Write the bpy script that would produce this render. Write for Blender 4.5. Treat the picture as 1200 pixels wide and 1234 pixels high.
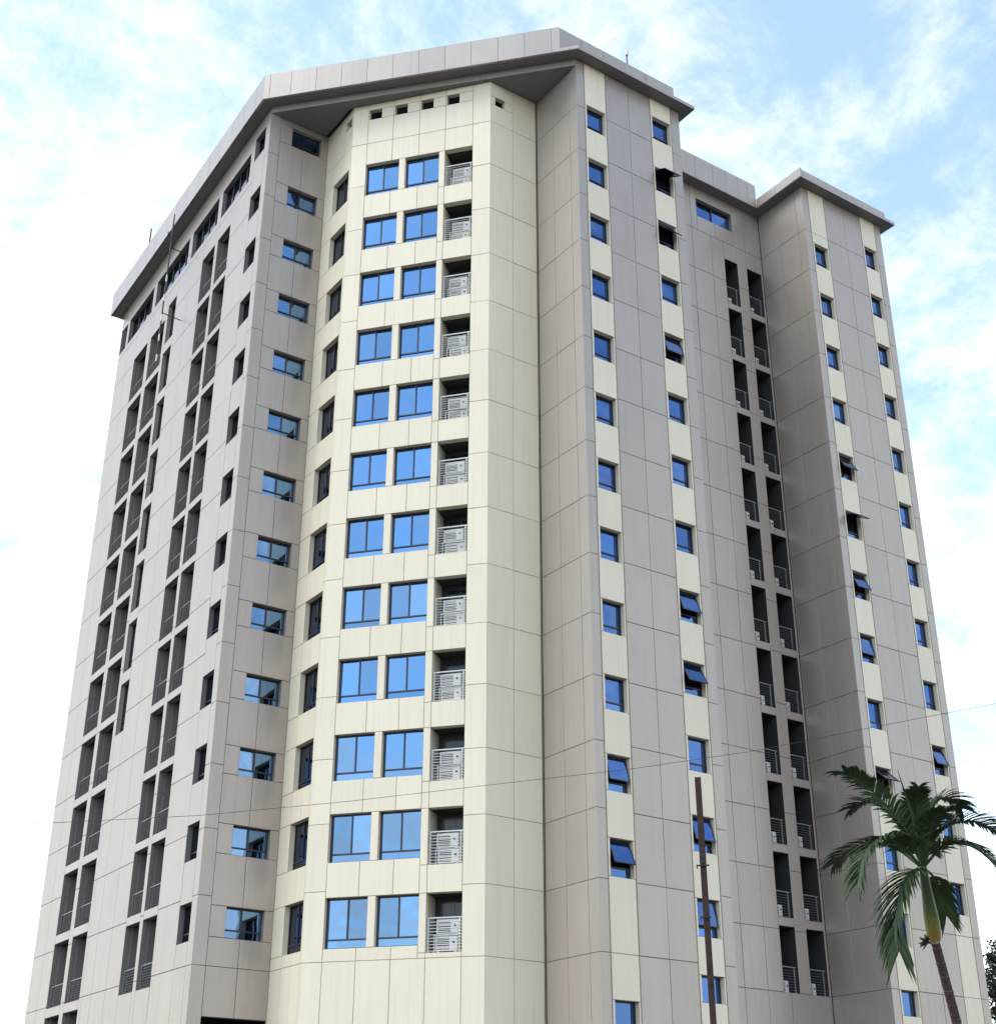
import bpy, math, random
from mathutils import Matrix, Vector
R = math.radians
random.seed(7)
for o in list(bpy.data.objects):
    bpy.data.objects.remove(o)
scene = bpy.context.scene
COL = scene.collection

# ------------------------------------------------------------------ camera
EYE = 1.6                                   # eye height; facade levels below are measured from the eye
CAM = Vector((-34.545, -43.247, EYE))
YAW, PITCH, ROLL = 0.60318, 0.45350, 0.00341
fw = Vector((math.sin(YAW) * math.cos(PITCH), math.cos(YAW) * math.cos(PITCH), math.sin(PITCH)))
rt0 = Vector((math.cos(YAW), -math.sin(YAW), 0))
up0 = rt0.cross(fw)
rt = rt0 * math.cos(ROLL) + up0 * math.sin(ROLL)
up = up0 * math.cos(ROLL) - rt0 * math.sin(ROLL)
cd = bpy.data.cameras.new('camera')
cam = bpy.data.objects.new('camera', cd)
COL.objects.link(cam)
cam.matrix_world = Matrix(((rt.x, up.x, -fw.x, CAM.x), (rt.y, up.y, -fw.y, CAM.y), (rt.z, up.z, -fw.z, CAM.z), (0, 0, 0, 1)))
cd.sensor_fit = 'HORIZONTAL'
cd.sensor_width = 36
cd.lens = 36 * 1705.88 / 1200
cd.clip_start = 0.2
cd.clip_end = 6000
scene.camera = cam

# ------------------------------------------------------------------ sky, sun, exposure
SUN_EL, SUN_AZ = R(54), R(279)              # azimuth clockwise from +Y
w = bpy.data.worlds.new('World')
scene.world = w
w.use_nodes = True
nt = w.node_tree
nt.nodes.clear()
N = nt.nodes.new
out = N('ShaderNodeOutputWorld')
sky = N('ShaderNodeTexSky')
sky.sky_type = 'NISHITA'
sky.sun_disc = False
sky.sun_elevation = SUN_EL
sky.sun_rotation = SUN_AZ
sky.air_density = 1.0
sky.dust_density = 0.6
sky.ozone_density = 0.7
bg = N('ShaderNodeBackground')
bg.inputs['Strength'].default_value = 0.110
tint = N('ShaderNodeVectorMath')            # slightly cyan tropical blue
tint.operation = 'MULTIPLY'
tint.inputs[1].default_value = (0.88, 1.03, 0.98)
nt.links.new(sky.outputs[0], tint.inputs[0])
nt.links.new(tint.outputs[0], bg.inputs[0])
cl = N('ShaderNodeBackground')
cl.inputs[0].default_value = (1.0, 0.975, 0.945, 1)
cl.inputs[1].default_value = 0.50
mix = N('ShaderNodeMixShader')
tc = N('ShaderNodeTexCoord')
sep = N('ShaderNodeSeparateXYZ')
nt.links.new(tc.outputs['Generated'], sep.inputs[0])


def math_node(tree, op, a, b=None, c=None, clamp=False):
    n = tree.nodes.new('ShaderNodeMath')
    n.operation = op
    n.use_clamp = clamp
    for i, v in enumerate((a, b, c)):
        if v is None:
            continue
        if isinstance(v, (int, float)):
            n.inputs[i].default_value = v
        else:
            tree.links.new(v, n.inputs[i])
    return n.outputs[0]


zc = math_node(nt, 'MAXIMUM', sep.outputs[2], 0.0)
den = math_node(nt, 'ADD', zc, 0.22)
px = math_node(nt, 'DIVIDE', sep.outputs[0], den)
py = math_node(nt, 'DIVIDE', sep.outputs[1], den)
comb = N('ShaderNodeCombineXYZ')
nt.links.new(px, comb.inputs[0])
nt.links.new(py, comb.inputs[1])
CLOUD_OFF = (9.2, 0.9, 5.0)
mp = N('ShaderNodeMapping')
mp.inputs['Location'].default_value = CLOUD_OFF
nt.links.new(comb.outputs[0], mp.inputs[0])
n1 = N('ShaderNodeTexNoise')
n1.inputs['Scale'].default_value = 1.3
n1.inputs['Detail'].default_value = 2.0
n1.inputs['Roughness'].default_value = 0.5
n2 = N('ShaderNodeTexNoise')
n2.inputs['Scale'].default_value = 7.0
n2.inputs['Detail'].default_value = 8.0
n2.inputs['Roughness'].default_value = 0.68
n2.inputs['Distortion'].default_value = 0.25
for n in (n1, n2):
    nt.links.new(mp.outputs[0], n.inputs['Vector'])
s = math_node(nt, 'MULTIPLY_ADD', n1.outputs[0], 0.75, -0.32)
s = math_node(nt, 'MULTIPLY_ADD', n2.outputs[0], 1.10, s)
# thicker veil towards the horizon
hz = math_node(nt, 'SUBTRACT', 0.62, zc)
s = math_node(nt, 'MULTIPLY_ADD', hz, 0.45, s)
mr_ = N('ShaderNodeMapRange')
mr_.interpolation_type = 'SMOOTHSTEP'
mr_.inputs['From Min'].default_value = 0.42
mr_.inputs['From Max'].default_value = 1.02
mr_.inputs['To Min'].default_value = 0.12
mr_.inputs['To Max'].default_value = 1.0
nt.links.new(s, mr_.inputs['Value'])
nt.links.new(mr_.outputs[0], mix.inputs[0])
nt.links.new(bg.outputs[0], mix.inputs[1])
nt.links.new(cl.outputs[0], mix.inputs[2])
nt.links.new(mix.outputs[0], out.inputs[0])

sd = bpy.data.lights.new('sun', 'SUN')
sd.energy = 0.50
sd.angle = R(24)
sd.color = (1.0, 0.93, 0.80)
sun = bpy.data.objects.new('sun', sd)
COL.objects.link(sun)
sv = Vector((math.sin(SUN_AZ) * math.cos(SUN_EL), math.cos(SUN_AZ) * math.cos(SUN_EL), math.sin(SUN_EL)))
sun.rotation_euler = sv.to_track_quat('Z', 'Y').to_euler()
sun.location = (0, -20, 80)

vs = scene.view_settings
vs.view_transform = 'Standard'
vs.look = 'None'
vs.exposure = 1.84
vs.gamma = 1
vs.use_curve_mapping = False


# ------------------------------------------------------------------ materials
def mat(name, col, rough=0.5, metal=0.0, spec=0.5, var=0.0, rnd=0.0, streak=0.0, scale=1.5, bump=0.0):
    m = bpy.data.materials.new(name)
    m.use_nodes = True
    t = m.node_tree
    b = t.nodes['Principled BSDF']
    b.inputs['Roughness'].default_value = rough
    b.inputs['Metallic'].default_value = metal
    b.inputs['Specular IOR Level'].default_value = spec
    b.inputs['Base Color'].default_value = (*col, 1)
    if var or rnd or streak:
        geo = t.nodes.new('ShaderNodeNewGeometry')
        no = t.nodes.new('ShaderNodeTexNoise')
        no.inputs['Scale'].default_value = scale
        no.inputs['Detail'].default_value = 5
        t.links.new(geo.outputs['Position'], no.inputs['Vector'])
        v = math_node(t, 'MULTIPLY_ADD', no.outputs[0], 2 * var, 1 - var)
        if streak:                                  # rain streaks: noise stretched along Z
            mp2 = t.nodes.new('ShaderNodeMapping')
            mp2.inputs['Scale'].default_value = (2.6, 2.6, 0.10)
            t.links.new(geo.outputs['Position'], mp2.inputs[0])
            n3 = t.nodes.new('ShaderNodeTexNoise')
            n3.inputs['Scale'].default_value = 1.6
            n3.inputs['Detail'].default_value = 6
            t.links.new(mp2.outputs[0], n3.inputs['Vector'])
            v2 = math_node(t, 'MULTIPLY_ADD', n3.outputs[0], 2 * streak, 1 - streak)
            dr = math_node(t, 'MULTIPLY', math_node(t, 'SUBTRACT', n3.outputs[0], 0.57), 6.0, clamp=True)
            v2 = math_node(t, 'MULTIPLY', v2, math_node(t, 'MULTIPLY_ADD', dr, -1.3 * streak, 1.0))   # a few heavier runs of dirt
            v = math_node(t, 'MULTIPLY', v, v2)
        if rnd:
            oi = t.nodes.new('ShaderNodeObjectInfo')
            v3 = math_node(t, 'MULTIPLY_ADD', oi.outputs['Random'], 2 * rnd, 1 - rnd)
            v = math_node(t, 'MULTIPLY', v, v3)
        vm = t.nodes.new('ShaderNodeVectorMath')
        vm.operation = 'SCALE'
        vm.inputs[0].default_value = col
        t.links.new(v, vm.inputs['Scale'])
        t.links.new(vm.outputs[0], b.inputs['Base Color'])
        if bump:
            bp = t.nodes.new('ShaderNodeBump')
            bp.inputs['Strength'].default_value = bump
            bp.inputs['Distance'].default_value = 0.02
            t.links.new(no.outputs[0], bp.inputs['Height'])
            t.links.new(bp.outputs[0], b.inputs['Normal'])
    return m


GREY = mat('grey_aluminium_cladding', (0.430, 0.374, 0.330), 0.34, metal=0.30, spec=0.6, var=0.07, rnd=0.035, streak=0.11, scale=0.5, bump=0.6)
CREAM = mat('cream_aluminium_cladding', (0.780, 0.695, 0.548), 0.42, spec=0.45, var=0.05, rnd=0.028, streak=0.09, scale=0.6)
SEAL = mat('dark_sealant', (0.145, 0.128, 0.115), 0.8, spec=0.2, var=0.15, scale=6)
CSEAL = mat('cream_joint_sealant', (0.30, 0.265, 0.205), 0.8, spec=0.2, var=0.15, scale=6)
RUST = mat('tan_sealant', (0.38, 0.29, 0.22), 0.8, spec=0.2, var=0.2, scale=5)
SOFF = mat('soffit_panel', (0.200, 0.188, 0.190), 0.55, spec=0.3, var=0.10, rnd=0.05, scale=0.7)  # grey cladding with the shade under the overhang darkened into its colour
FRAME = mat('dark_window_frame', (0.028, 0.026, 0.042), 0.35, spec=0.5, var=0.1, scale=8)
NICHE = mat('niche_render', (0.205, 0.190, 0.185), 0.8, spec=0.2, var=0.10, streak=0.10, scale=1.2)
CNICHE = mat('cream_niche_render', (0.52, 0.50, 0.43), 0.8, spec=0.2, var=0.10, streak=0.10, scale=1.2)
NDARK = mat('shaded_niche_tone', (0.050, 0.046, 0.048), 0.8, spec=0.2, var=0.15, scale=1.2)  # deep shade inside the niches, put into the base colour
FRAIL = mat('grey_railing_metal', (0.23, 0.23, 0.24), 0.4, spec=0.5, var=0.06, scale=9)
DARK = mat('dark_interior', (0.014, 0.014, 0.020), 0.9, spec=0.1, var=0.2, scale=2)
DGLASS = mat('dark_door_glass', (0.012, 0.014, 0.024), 0.12, spec=0.5, var=0.2, scale=3)
RAIL = mat('white_railing_metal', (0.66, 0.66, 0.66), 0.4, spec=0.5, var=0.06, scale=9)
ACW = mat('condenser_white_casing', (0.70, 0.69, 0.67), 0.45, spec=0.4, var=0.06, rnd=0.05, scale=6)
ACD = mat('condenser_grille', (0.055, 0.052, 0.055), 0.5, var=0.1, scale=9)
ROOFM = mat('roof_membrane', (0.27, 0.26, 0.25), 0.8, spec=0.2, var=0.15, scale=0.5)
RUSTY = mat('rusty_steel', (0.052, 0.030, 0.026), 0.75, metal=0.0, spec=0.3, var=0.45, scale=9, bump=0.3)
BLACK = mat('black_steel', (0.022, 0.022, 0.028), 0.5, var=0.2, scale=9)
WHITE = mat('white_paint', (0.75, 0.75, 0.75), 0.4, var=0.05, scale=9)
CABLE = mat('black_cable', (0.03, 0.03, 0.035), 0.6, var=0.2, scale=3)
TRUNK = mat('palm_trunk_bark', (0.082, 0.055, 0.050), 0.85, spec=0.2, var=0.35, scale=14, bump=0.5)
SCAR = mat('leaf_scar_bark', (0.145, 0.115, 0.105), 0.85, spec=0.2, var=0.4, scale=16)
GROUND = mat('ground_paving', (0.105, 0.100, 0.090), 0.9, spec=0.2, var=0.2, scale=0.4, bump=0.2)
BARK = mat('tree_bark', (0.07, 0.05, 0.04), 0.9, spec=0.2, var=0.3, scale=5)


def glass_mat(name, tint, rough=0.02):
    m = bpy.data.materials.new(name)
    m.use_nodes = True
    t = m.node_tree
    b = t.nodes['Principled BSDF']
    b.inputs['Metallic'].default_value = 1.0
    b.inputs['Roughness'].default_value = rough
    oi = t.nodes.new('ShaderNodeObjectInfo')
    v = math_node(t, 'MULTIPLY_ADD', oi.outputs['Random'], 0.40, 0.78)
    vm = t.nodes.new('ShaderNodeVectorMath')
    vm.operation = 'SCALE'
    vm.inputs[0].default_value = tint
    t.links.new(v, vm.inputs['Scale'])
    t.links.new(vm.outputs[0], b.inputs['Base Color'])
    # slight roller-wave waviness, as tempered glass has
    geo = t.nodes.new('ShaderNodeNewGeometry')
    no = t.nodes.new('ShaderNodeTexNoise')
    no.inputs['Scale'].default_value = 0.9
    no.inputs['Detail'].default_value = 1
    t.links.new(geo.outputs['Position'], no.inputs['Vector'])
    bp = t.nodes.new('ShaderNodeBump')
    bp.inputs['Strength'].default_value = 0.45
    bp.inputs['Distance'].default_value = 0.03
    t.links.new(no.outputs[0], bp.inputs['Height'])
    t.links.new(bp.outputs[0], b.inputs['Normal'])
    return m


GLASS = glass_mat('blue_reflective_glass', (0.140, 0.250, 0.415))
GLASSM = glass_mat('deep_blue_glass', (0.075, 0.150, 0.340))
GLASSD = glass_mat('smoky_blue_glass', (0.070, 0.085, 0.130))


def leaf_mat(name, c1, c2):
    m = bpy.data.materials.new(name)
    m.use_nodes = True
    t = m.node_tree
    b = t.nodes['Principled BSDF']
    b.inputs['Roughness'].default_value = 0.55
    b.inputs['Specular IOR Level'].default_value = 0.3
    geo = t.nodes.new('ShaderNodeNewGeometry')
    no = t.nodes.new('ShaderNodeTexNoise')
    no.inputs['Scale'].default_value = 4
    t.links.new(geo.outputs['Position'], no.inputs['Vector'])
    f = math_node(t, 'MULTIPLY_ADD', geo.outputs['Random Per Island'], 0.6, math_node(t, 'MULTIPLY_ADD', no.outputs[0], 0.8, -0.2), clamp=True)
    mx = t.nodes.new('ShaderNodeMix')
    mx.data_type = 'RGBA'
    mx.inputs[6].default_value = (*c1, 1)
    mx.inputs[7].default_value = (*c2, 1)
    t.links.new(f, mx.inputs[0])
    t.links.new(mx.outputs[2], b.inputs['Base Color'])
    return m


PALM = leaf_mat('palm_leaflet', (0.022, 0.042, 0.016), (0.058, 0.090, 0.034))
LEAF = leaf_mat('tree_leaf', (0.020, 0.030, 0.016), (0.050, 0.062, 0.034))


# ------------------------------------------------------------------ mesh helpers
class MB:
    def __init__(self):
        self.v = []
        self.f = []
        self.mi = []

    def quad(self, a, b, c, d, mi=0):
        i = len(self.v)
        self.v += [tuple(a), tuple(b), tuple(c), tuple(d)]
        self.f.append((i, i + 1, i + 2, i + 3))
        self.mi.append(mi)

    def box(self, x0, x1, y0, y1, z0, z1, mi=0, M=None):
        i = len(self.v)
        p = [(x, y, z) for z in (z0, z1) for y in (y0, y1) for x in (x0, x1)]
        if M is not None:
            p = [tuple(M @ Vector(q)) for q in p]
        self.v += p
        for q in ((0, 2, 3, 1), (4, 5, 7, 6), (0, 1, 5, 4), (2, 6, 7, 3), (0, 4, 6, 2), (1, 3, 7, 5)):
            self.f.append(tuple(i + k for k in q))
            self.mi.append(mi)

    def prism(self, pts, z0, z1, mi=0, mi_bot=None):
        i = len(self.v)
        n = len(pts)
        self.v += [(p[0], p[1], z0) for p in pts] + [(p[0], p[1], z1) for p in pts]
        self.f.append(tuple(i + k for k in reversed(range(n))))
        self.mi.append(mi if mi_bot is None else mi_bot)
        self.f.append(tuple(i + n + k for k in range(n)))
        self.mi.append(mi)
        for k in range(n):
            self.f.append((i + k, i + (k + 1) % n, i + n + (k + 1) % n, i + n + k))
            self.mi.append(mi)

    def tube(self, pts, rad, seg=6, mi=0, cap=True):
        pts = [Vector(p) for p in pts]
        if isinstance(rad, (int, float)):
            rad = [rad] * len(pts)
        base = len(self.v)
        for k, p in enumerate(pts):
            d = (pts[min(k + 1, len(pts) - 1)] - pts[max(k - 1, 0)]).normalized()
            a = d.cross(Vector((0, 0, 1)))
            if a.length < 1e-3:
                a = d.cross(Vector((0, 1, 0)))
            a.normalize()
            b = d.cross(a)
            for s_ in range(seg):
                t = 2 * math.pi * s_ / seg
                self.v.append(tuple(p + (a * math.cos(t) + b * math.sin(t)) * rad[k]))
        for k in range(len(pts) - 1):
            for s_ in range(seg):
                s2 = (s_ + 1) % seg
                self.f.append((base + k * seg + s_, base + k * seg + s2, base + (k + 1) * seg + s2, base + (k + 1) * seg + s_))
                self.mi.append(mi)
        if cap:
            self.f.append(tuple(base + s_ for s_ in range(seg)))
            self.f.append(tuple(base + (len(pts) - 1) * seg + s_ for s_ in reversed(range(seg))))
            self.mi += [mi, mi]

    def mesh(self, name, mats, smooth=False):
        me = bpy.data.meshes.new(name)
        me.from_pydata(self.v, [], self.f)
        for m in (mats if isinstance(mats, (list, tuple)) else [mats]):
            me.materials.append(m)
        me.polygons.foreach_set('material_index', self.mi)
        if smooth:
            me.polygons.foreach_set('use_smooth', [True] * len(self.f))
        me.update()
        return me


WM = {}                                      # world matrices of parents


def put(name, data, M=None, parent=None):
    o = bpy.data.objects.new(name, data)
    COL.objects.link(o)
    M = M or Matrix()
    WM[o.name] = M
    if parent is not None:
        o.parent = parent
        o.matrix_basis = WM[parent.name].inverted() @ M
    else:
        o.matrix_basis = M
    return o


def tag(o, label=None, cat=None, group=None, kind=None):
    for k, v in (('label', label), ('category', cat), ('group', group), ('kind', kind)):
        if v:
            o[k] = v
    return o


def thing(name, label, cat, loc, group=None, M=None):
    o = put(name, None, M or Matrix.Translation(loc))
    return tag(o, label, cat, group)


# ------------------------------------------------------------------ ground
g = MB()
g.quad((-3000, -3000, 0), (3000, -3000, 0), (3000, 3000, 0), (-3000, 3000, 0))
tag(put('ground', g.mesh('ground', GROUND)), kind='structure')

# ------------------------------------------------------------------ the tower: plan
P = {1: (-11.21, 12.13), 2: (-7.75, 12.13), 3: (-7.75, 9.26), 4: (-2.92, 3.48), 5: (0.0, 3.48), 6: (0.0, 0.0),
     7: (6.95, 0.0), 8: (6.95, 4.19), 9: (16.82, 4.19), 10: (16.82, 0.63), 11: (23.47, 0.63)}
LLEN = 20.63
P[0] = (P[1][0], P[1][1] + LLEN)
P[12] = (P[11][0], P[0][1])
BASE = -EYE
TOP = 52.85                                  # underside of the roof slab
NOTCH = 52.45                                # underside of the front beam
T = 0.34                                     # depth of the cladding zone
GAP = 0.0115
J = [49.816 - 2.7548 * j for j in range(0, 19)]


class Face:
    def __init__(self, a, b):
        self.a, self.b = Vector(P[a]), Vector(P[b])
        d = self.b - self.a
        self.len = d.length
        d.normalize()
        self.d = d
        self.n = Vector((d.y, -d.x))
        self.M = Matrix(((d.x, -self.n.x, 0, self.a.x), (d.y, -self.n.y, 0, self.a.y), (0, 0, 1, EYE), (0, 0, 0, 1)))


FL, FA, FB1, FB2, FB3, FC, FD, FE, FF, FG, FH, FI = [Face(a, b) for a, b in
    ((0, 1), (1, 2), (2, 3), (3, 4), (4, 5), (5, 6), (6, 7), (7, 8), (8, 9), (9, 10), (10, 11), (11, 12))]

TOWER = thing('office_tower', 'tall grey and cream panelled office tower with notched corner and flat overhanging roof', 'building', (0, 10, 0))
panels = []                                  # (face, u0, u1, z0, z1, mat, mitre_left, mitre_right)
back = MB()                                  # sealant behind the joints, dark backing behind windows


def tr(f, u, y, z):
    return f.M @ Vector((u, y, z))


def backing(f, u0, u1, z0, z1, depth, mi):
    back.quad(tr(f, u0, depth, z0), tr(f, u1, depth, z0), tr(f, u1, depth, z1), tr(f, u0, depth, z1), mi)


def panel(f, u0, u1, z0, z1, m, ml=0.0, mr=0.0):
    if z1 - z0 < 0.03 or u1 - u0 < 0.02:
        return
    panels.append((f, u0, u1, z0, z1, m, ml, mr))
    e = 0.0
    backing(f, u0 - e + (0.03 if ml else 0), u1 + e - (0.03 if mr else 0), z0 - e, z1 + e, 0.022, 1 if m is CREAM else 0)


def zone(f, u0, u1, m, z0, z1, joints=(), holes=(), hu=None, ml=0.0, mr=0.0):
    """A vertical strip of panels from z0 to z1, jointed at `joints`, with openings `holes` between hu."""
    cuts = {z0, z1}
    for a, b in holes:
        cuts |= {a, b}
    for j in joints:
        if z0 + 0.1 < j < z1 - 0.1 and not any(a - 0.05 < j < b + 0.05 for a, b in holes):
            cuts.add(j)
    cs = sorted(c for c in cuts if z0 <= c <= z1)
    for a, b in zip(cs, cs[1:]):
        mid = (a + b) / 2
        if any(h0 < mid < h1 for h0, h1 in holes):
            if hu:
                panel(f, u0, hu[0], a, b, m, ml, 0)
                panel(f, hu[1], u1, a, b, m, 0, mr)
        else:
            panel(f, u0, u1, a, b, m, ml, mr)


# ------------------------------------------------------------------ windows
_mesh = {}


def cached(key, fn):
    if key not in _mesh:
        _mesh[key] = fn()
    return _mesh[key]


FY0, FY1, GY = 0.235, 0.315, 0.275


def frame_mesh(w_, h_, mull, trans, sash):
    b = MB()
    t = 0.055
    b.box(0, w_, FY0, FY1, 0, t)
    b.box(0, w_, FY0, FY1, h_ - t, h_)
    b.box(0, t, FY0, FY1, t, h_ - t)
    b.box(w_ - t, w_, FY0, FY1, t, h_ - t)
    zt = t
    if trans:
        b.box(t, w_ - t, FY0 - 0.004, FY1, trans - 0.03, trans + 0.03)
        zt = trans + 0.03
    for m_ in mull:
        b.box(m_ - 0.032, m_ + 0.032, FY0 - 0.002, FY1, zt, h_ - t)
    return b.mesh('window_frame', FRAME)


def pane_mesh(w_, h_, m):
    b = MB()
    b.box(0, w_, 0, 0.012, 0, h_)
    return b.mesh('pane', m)


def sash_mesh(w_, h_):
    b = MB()
    t = 0.045
    b.box(0, w_, -0.022, 0.022, -h_, -h_ + t)
    b.box(0, w_, -0.022, 0.022, -t, 0)
    b.box(0, t, -0.022, 0.022, -h_ + t, -t)
    b.box(w_ - t, w_, -0.022, 0.022, -h_ + t, -t)
    return b.mesh('sash', FRAME)


def window(f, u0, u1, z0, z1, mull=(), trans=None, m=None, open_deg=0, back_it=True, label=None):
    m = m or GLASS
    w_, h_ = round(u1 - u0, 3), round(z1 - z0, 3)
    M = f.M @ Matrix.Translation((u0, 0, z0))
    wo = put('window', cached(('f', w_, h_, mull, trans), lambda: frame_mesh(w_, h_, mull, trans, 0)), M, TOWER)
    if label:
        wo['label'] = label
    if back_it:
        backing(f, u0 - 0.02, u1 + 0.02, z0 - 0.02, z1 + 0.02, 0.40, 2)
    t = 0.055
    zt = t
    if trans:
        pw, ph = w_ - 2 * t, trans - 0.03 - t
        put('pane', cached(('p', round(pw, 3), round(ph, 3), m.name), lambda: pane_mesh(pw, ph, m)), M @ Matrix.Translation((t, GY, t)), wo)
        zt = trans + 0.03
    edges = [t] + [x for q in mull for x in (q - 0.032, q + 0.032)] + [w_ - t]
    for a, b in zip(edges[::2], edges[1::2]):
        pw, ph = b - a, h_ - t - zt
        if open_deg:                           # top-hung sash pushed out
            S = M @ Matrix.Translation((a, FY0 - 0.01, h_ - t)) @ Matrix.Rotation(-R(open_deg), 4, 'X')
            put('sash', cached(('s', round(pw, 3), round(ph, 3)), lambda: sash_mesh(pw, ph)), S, wo)
            put('pane', cached(('p', round(pw - .09, 3), round(ph - .09, 3), m.name), lambda: pane_mesh(pw - .09, ph - .09, m)),
                S @ Matrix.Translation((0.045, -0.006, -ph + 0.045)), wo)
        else:
            tilt = Matrix.Rotation(R(random.uniform(-0.5, 0.5)), 4, 'X') @ Matrix.Rotation(R(random.uniform(-0.5, 0.5)), 4, 'Z')
            put('pane', cached(('p', round(pw, 3), round(ph, 3), m.name), lambda: pane_mesh(pw, ph, m)), M @ Matrix.Translation((a, GY, zt)) @ tilt, wo)
    return wo


# ------------------------------------------------------------------ balcony niches with railings
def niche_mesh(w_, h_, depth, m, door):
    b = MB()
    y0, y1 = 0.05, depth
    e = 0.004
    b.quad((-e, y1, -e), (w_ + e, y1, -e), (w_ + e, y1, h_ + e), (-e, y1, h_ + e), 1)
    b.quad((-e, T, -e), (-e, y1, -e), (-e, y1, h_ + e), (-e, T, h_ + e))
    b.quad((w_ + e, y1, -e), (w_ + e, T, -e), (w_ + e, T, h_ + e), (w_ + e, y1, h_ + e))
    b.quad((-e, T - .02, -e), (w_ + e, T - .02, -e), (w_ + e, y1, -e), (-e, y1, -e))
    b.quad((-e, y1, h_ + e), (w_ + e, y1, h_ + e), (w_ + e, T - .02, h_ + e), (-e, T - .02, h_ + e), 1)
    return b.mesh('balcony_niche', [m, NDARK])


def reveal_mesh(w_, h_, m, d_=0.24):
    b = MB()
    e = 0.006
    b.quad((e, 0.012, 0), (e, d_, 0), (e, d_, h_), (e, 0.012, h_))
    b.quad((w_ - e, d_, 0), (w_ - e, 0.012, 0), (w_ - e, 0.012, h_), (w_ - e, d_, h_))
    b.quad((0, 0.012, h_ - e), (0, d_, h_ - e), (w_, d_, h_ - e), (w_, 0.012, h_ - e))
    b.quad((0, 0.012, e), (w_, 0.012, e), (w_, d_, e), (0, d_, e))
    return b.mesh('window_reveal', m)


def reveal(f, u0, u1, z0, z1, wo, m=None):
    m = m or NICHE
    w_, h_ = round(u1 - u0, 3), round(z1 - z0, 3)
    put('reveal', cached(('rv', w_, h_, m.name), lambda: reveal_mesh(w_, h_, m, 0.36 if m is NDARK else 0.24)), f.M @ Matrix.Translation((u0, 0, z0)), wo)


def door_mesh(w_, h_):
    b = MB()
    b.box(0, w_, 0, 0.05, 0, h_, 1)
    b.box(0.06, w_ / 2 - 0.02, -0.006, 0.0, 0.06, h_ - 0.06, 0)
    b.box(w_ / 2 + 0.02, w_ - 0.06, -0.006, 0.0, 0.06, h_ - 0.06, 0)
    return b.mesh('balcony_door', [DGLASS, FRAME])


def rail_mesh(w_, h_, nb, m, rb, gap_l=0.03):
    b = MB()
    y = 0.16
    b.box(0, w_, y - 0.025, y + 0.025, h_ - 0.045, h_)
    for x in (gap_l, w_ - 0.15):
        b.box(x, x + 0.05, y - 0.02, y + 0.02, 0, h_ - 0.045)
    for i in range(nb):
        z = 0.07 + i * (h_ - 0.16) / (nb - 0.2)
        b.tube([(0, y - 0.035, z), (w_, y - 0.035, z)], rb, 5)
    return b.mesh('balcony_railing', m)


def niche(f, u0, u1, z0, z1, m, rail_h, nb, depth=1.5, door=None, rm=None, rb=0.0125, line=False):
    rm = rm or RAIL
    w_, h_ = round(u1 - u0, 3), round(z1 - z0, 3)
    M = f.M @ Matrix.Translation((u0, 0, z0))
    no = put('balcony_niche', cached(('n', w_, h_, m.name), lambda: niche_mesh(w_, h_, depth, m, door)), M, TOWER)
    if door:
        dw, dh = w_ * door[1] - w_ * door[0], h_ - 0.18
        put('balcony_door', cached(('d', round(dw, 3), round(dh, 3)), lambda: door_mesh(dw, dh)),
            M @ Matrix.Translation((w_ * door[0], depth - 0.055, 0.0)), no)
    if line:
        reveal(f, u0, u1, z0, z1, no, m)
    put('balcony_railing', cached(('r', w_, rail_h, nb, rm.name), lambda: rail_mesh(w_, rail_h, nb, rm, rb)), M, TOWER)
    return M


ORD = ['topmost', 'second from top', 'third from top', 'fourth from top', 'fifth from top', 'sixth from top', 'seventh from top',
       'fifth from bottom', 'fourth from bottom', 'third from bottom', 'second from bottom', 'bottommost']


def condenser_meshes(w_, h_, d_):
    b = MB()
    b.box(0, w_, 0, d_, 0.05, h_)
    b.box(0.06, 0.14, 0.02, d_ - 0.02, 0, 0.05)
    b.box(w_ - 0.14, w_ - 0.06, 0.02, d_ - 0.02, 0, 0.05)
    b.box(w_ * 0.66, w_ * 0.97, -0.012, 0, 0.09, h_ - 0.06)
    casing = b.mesh('casing', ACW)
    g_ = MB()
    gx0, gx1, gz0, gz1 = w_ * 0.07, w_ * 0.62, 0.10, h_ - 0.07
    g_.box(gx0, gx1, -0.008, 0, gz0, gz1, 0)
    nl = 6
    for k in range(nl):
        z = gz0 + (gz1 - gz0) * (k + 0.5) / nl
        g_.box(gx0 - 0.005, gx1 + 0.005, -0.024, -0.009, z - 0.016, z + 0.016, 1)
    grille = g_.mesh('fan_grille', [ACD, ACW])
    p = MB()
    p.tube([(w_ * 0.82, -0.03, h_ * 0.62), (w_ * 0.82, -0.012, h_ * 0.62)], 0.045, 10)
    badge = p.mesh('pipe_cover', ACD)
    return casing, grille, badge


def condenser(M, size, label, group):
    me = cached(('ac',) + size, lambda: condenser_meshes(*size))
    t = put('air_conditioner', None, M)
    tag(t, label, 'air conditioner', group)
    put('casing', me[0], M, t)
    put('fan_grille', me[1], M, t)
    put('pipe_cover', me[2], M, t)
    return t


# ------------------------------------------------------------------ facades
m45 = T
m40 = T * math.tan(R(20))
m50 = T * math.tan(R(25))

# --- left long wall (u measured from its near corner, converted)
LL = FL.len


def lz(u0, u1, *a, **k):
    hu = k.pop('hu', None)
    if hu:
        k['hu'] = (LL - hu[1], LL - hu[0])
    zone(FL, LL - u1, LL - u0, *a, **k)


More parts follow.
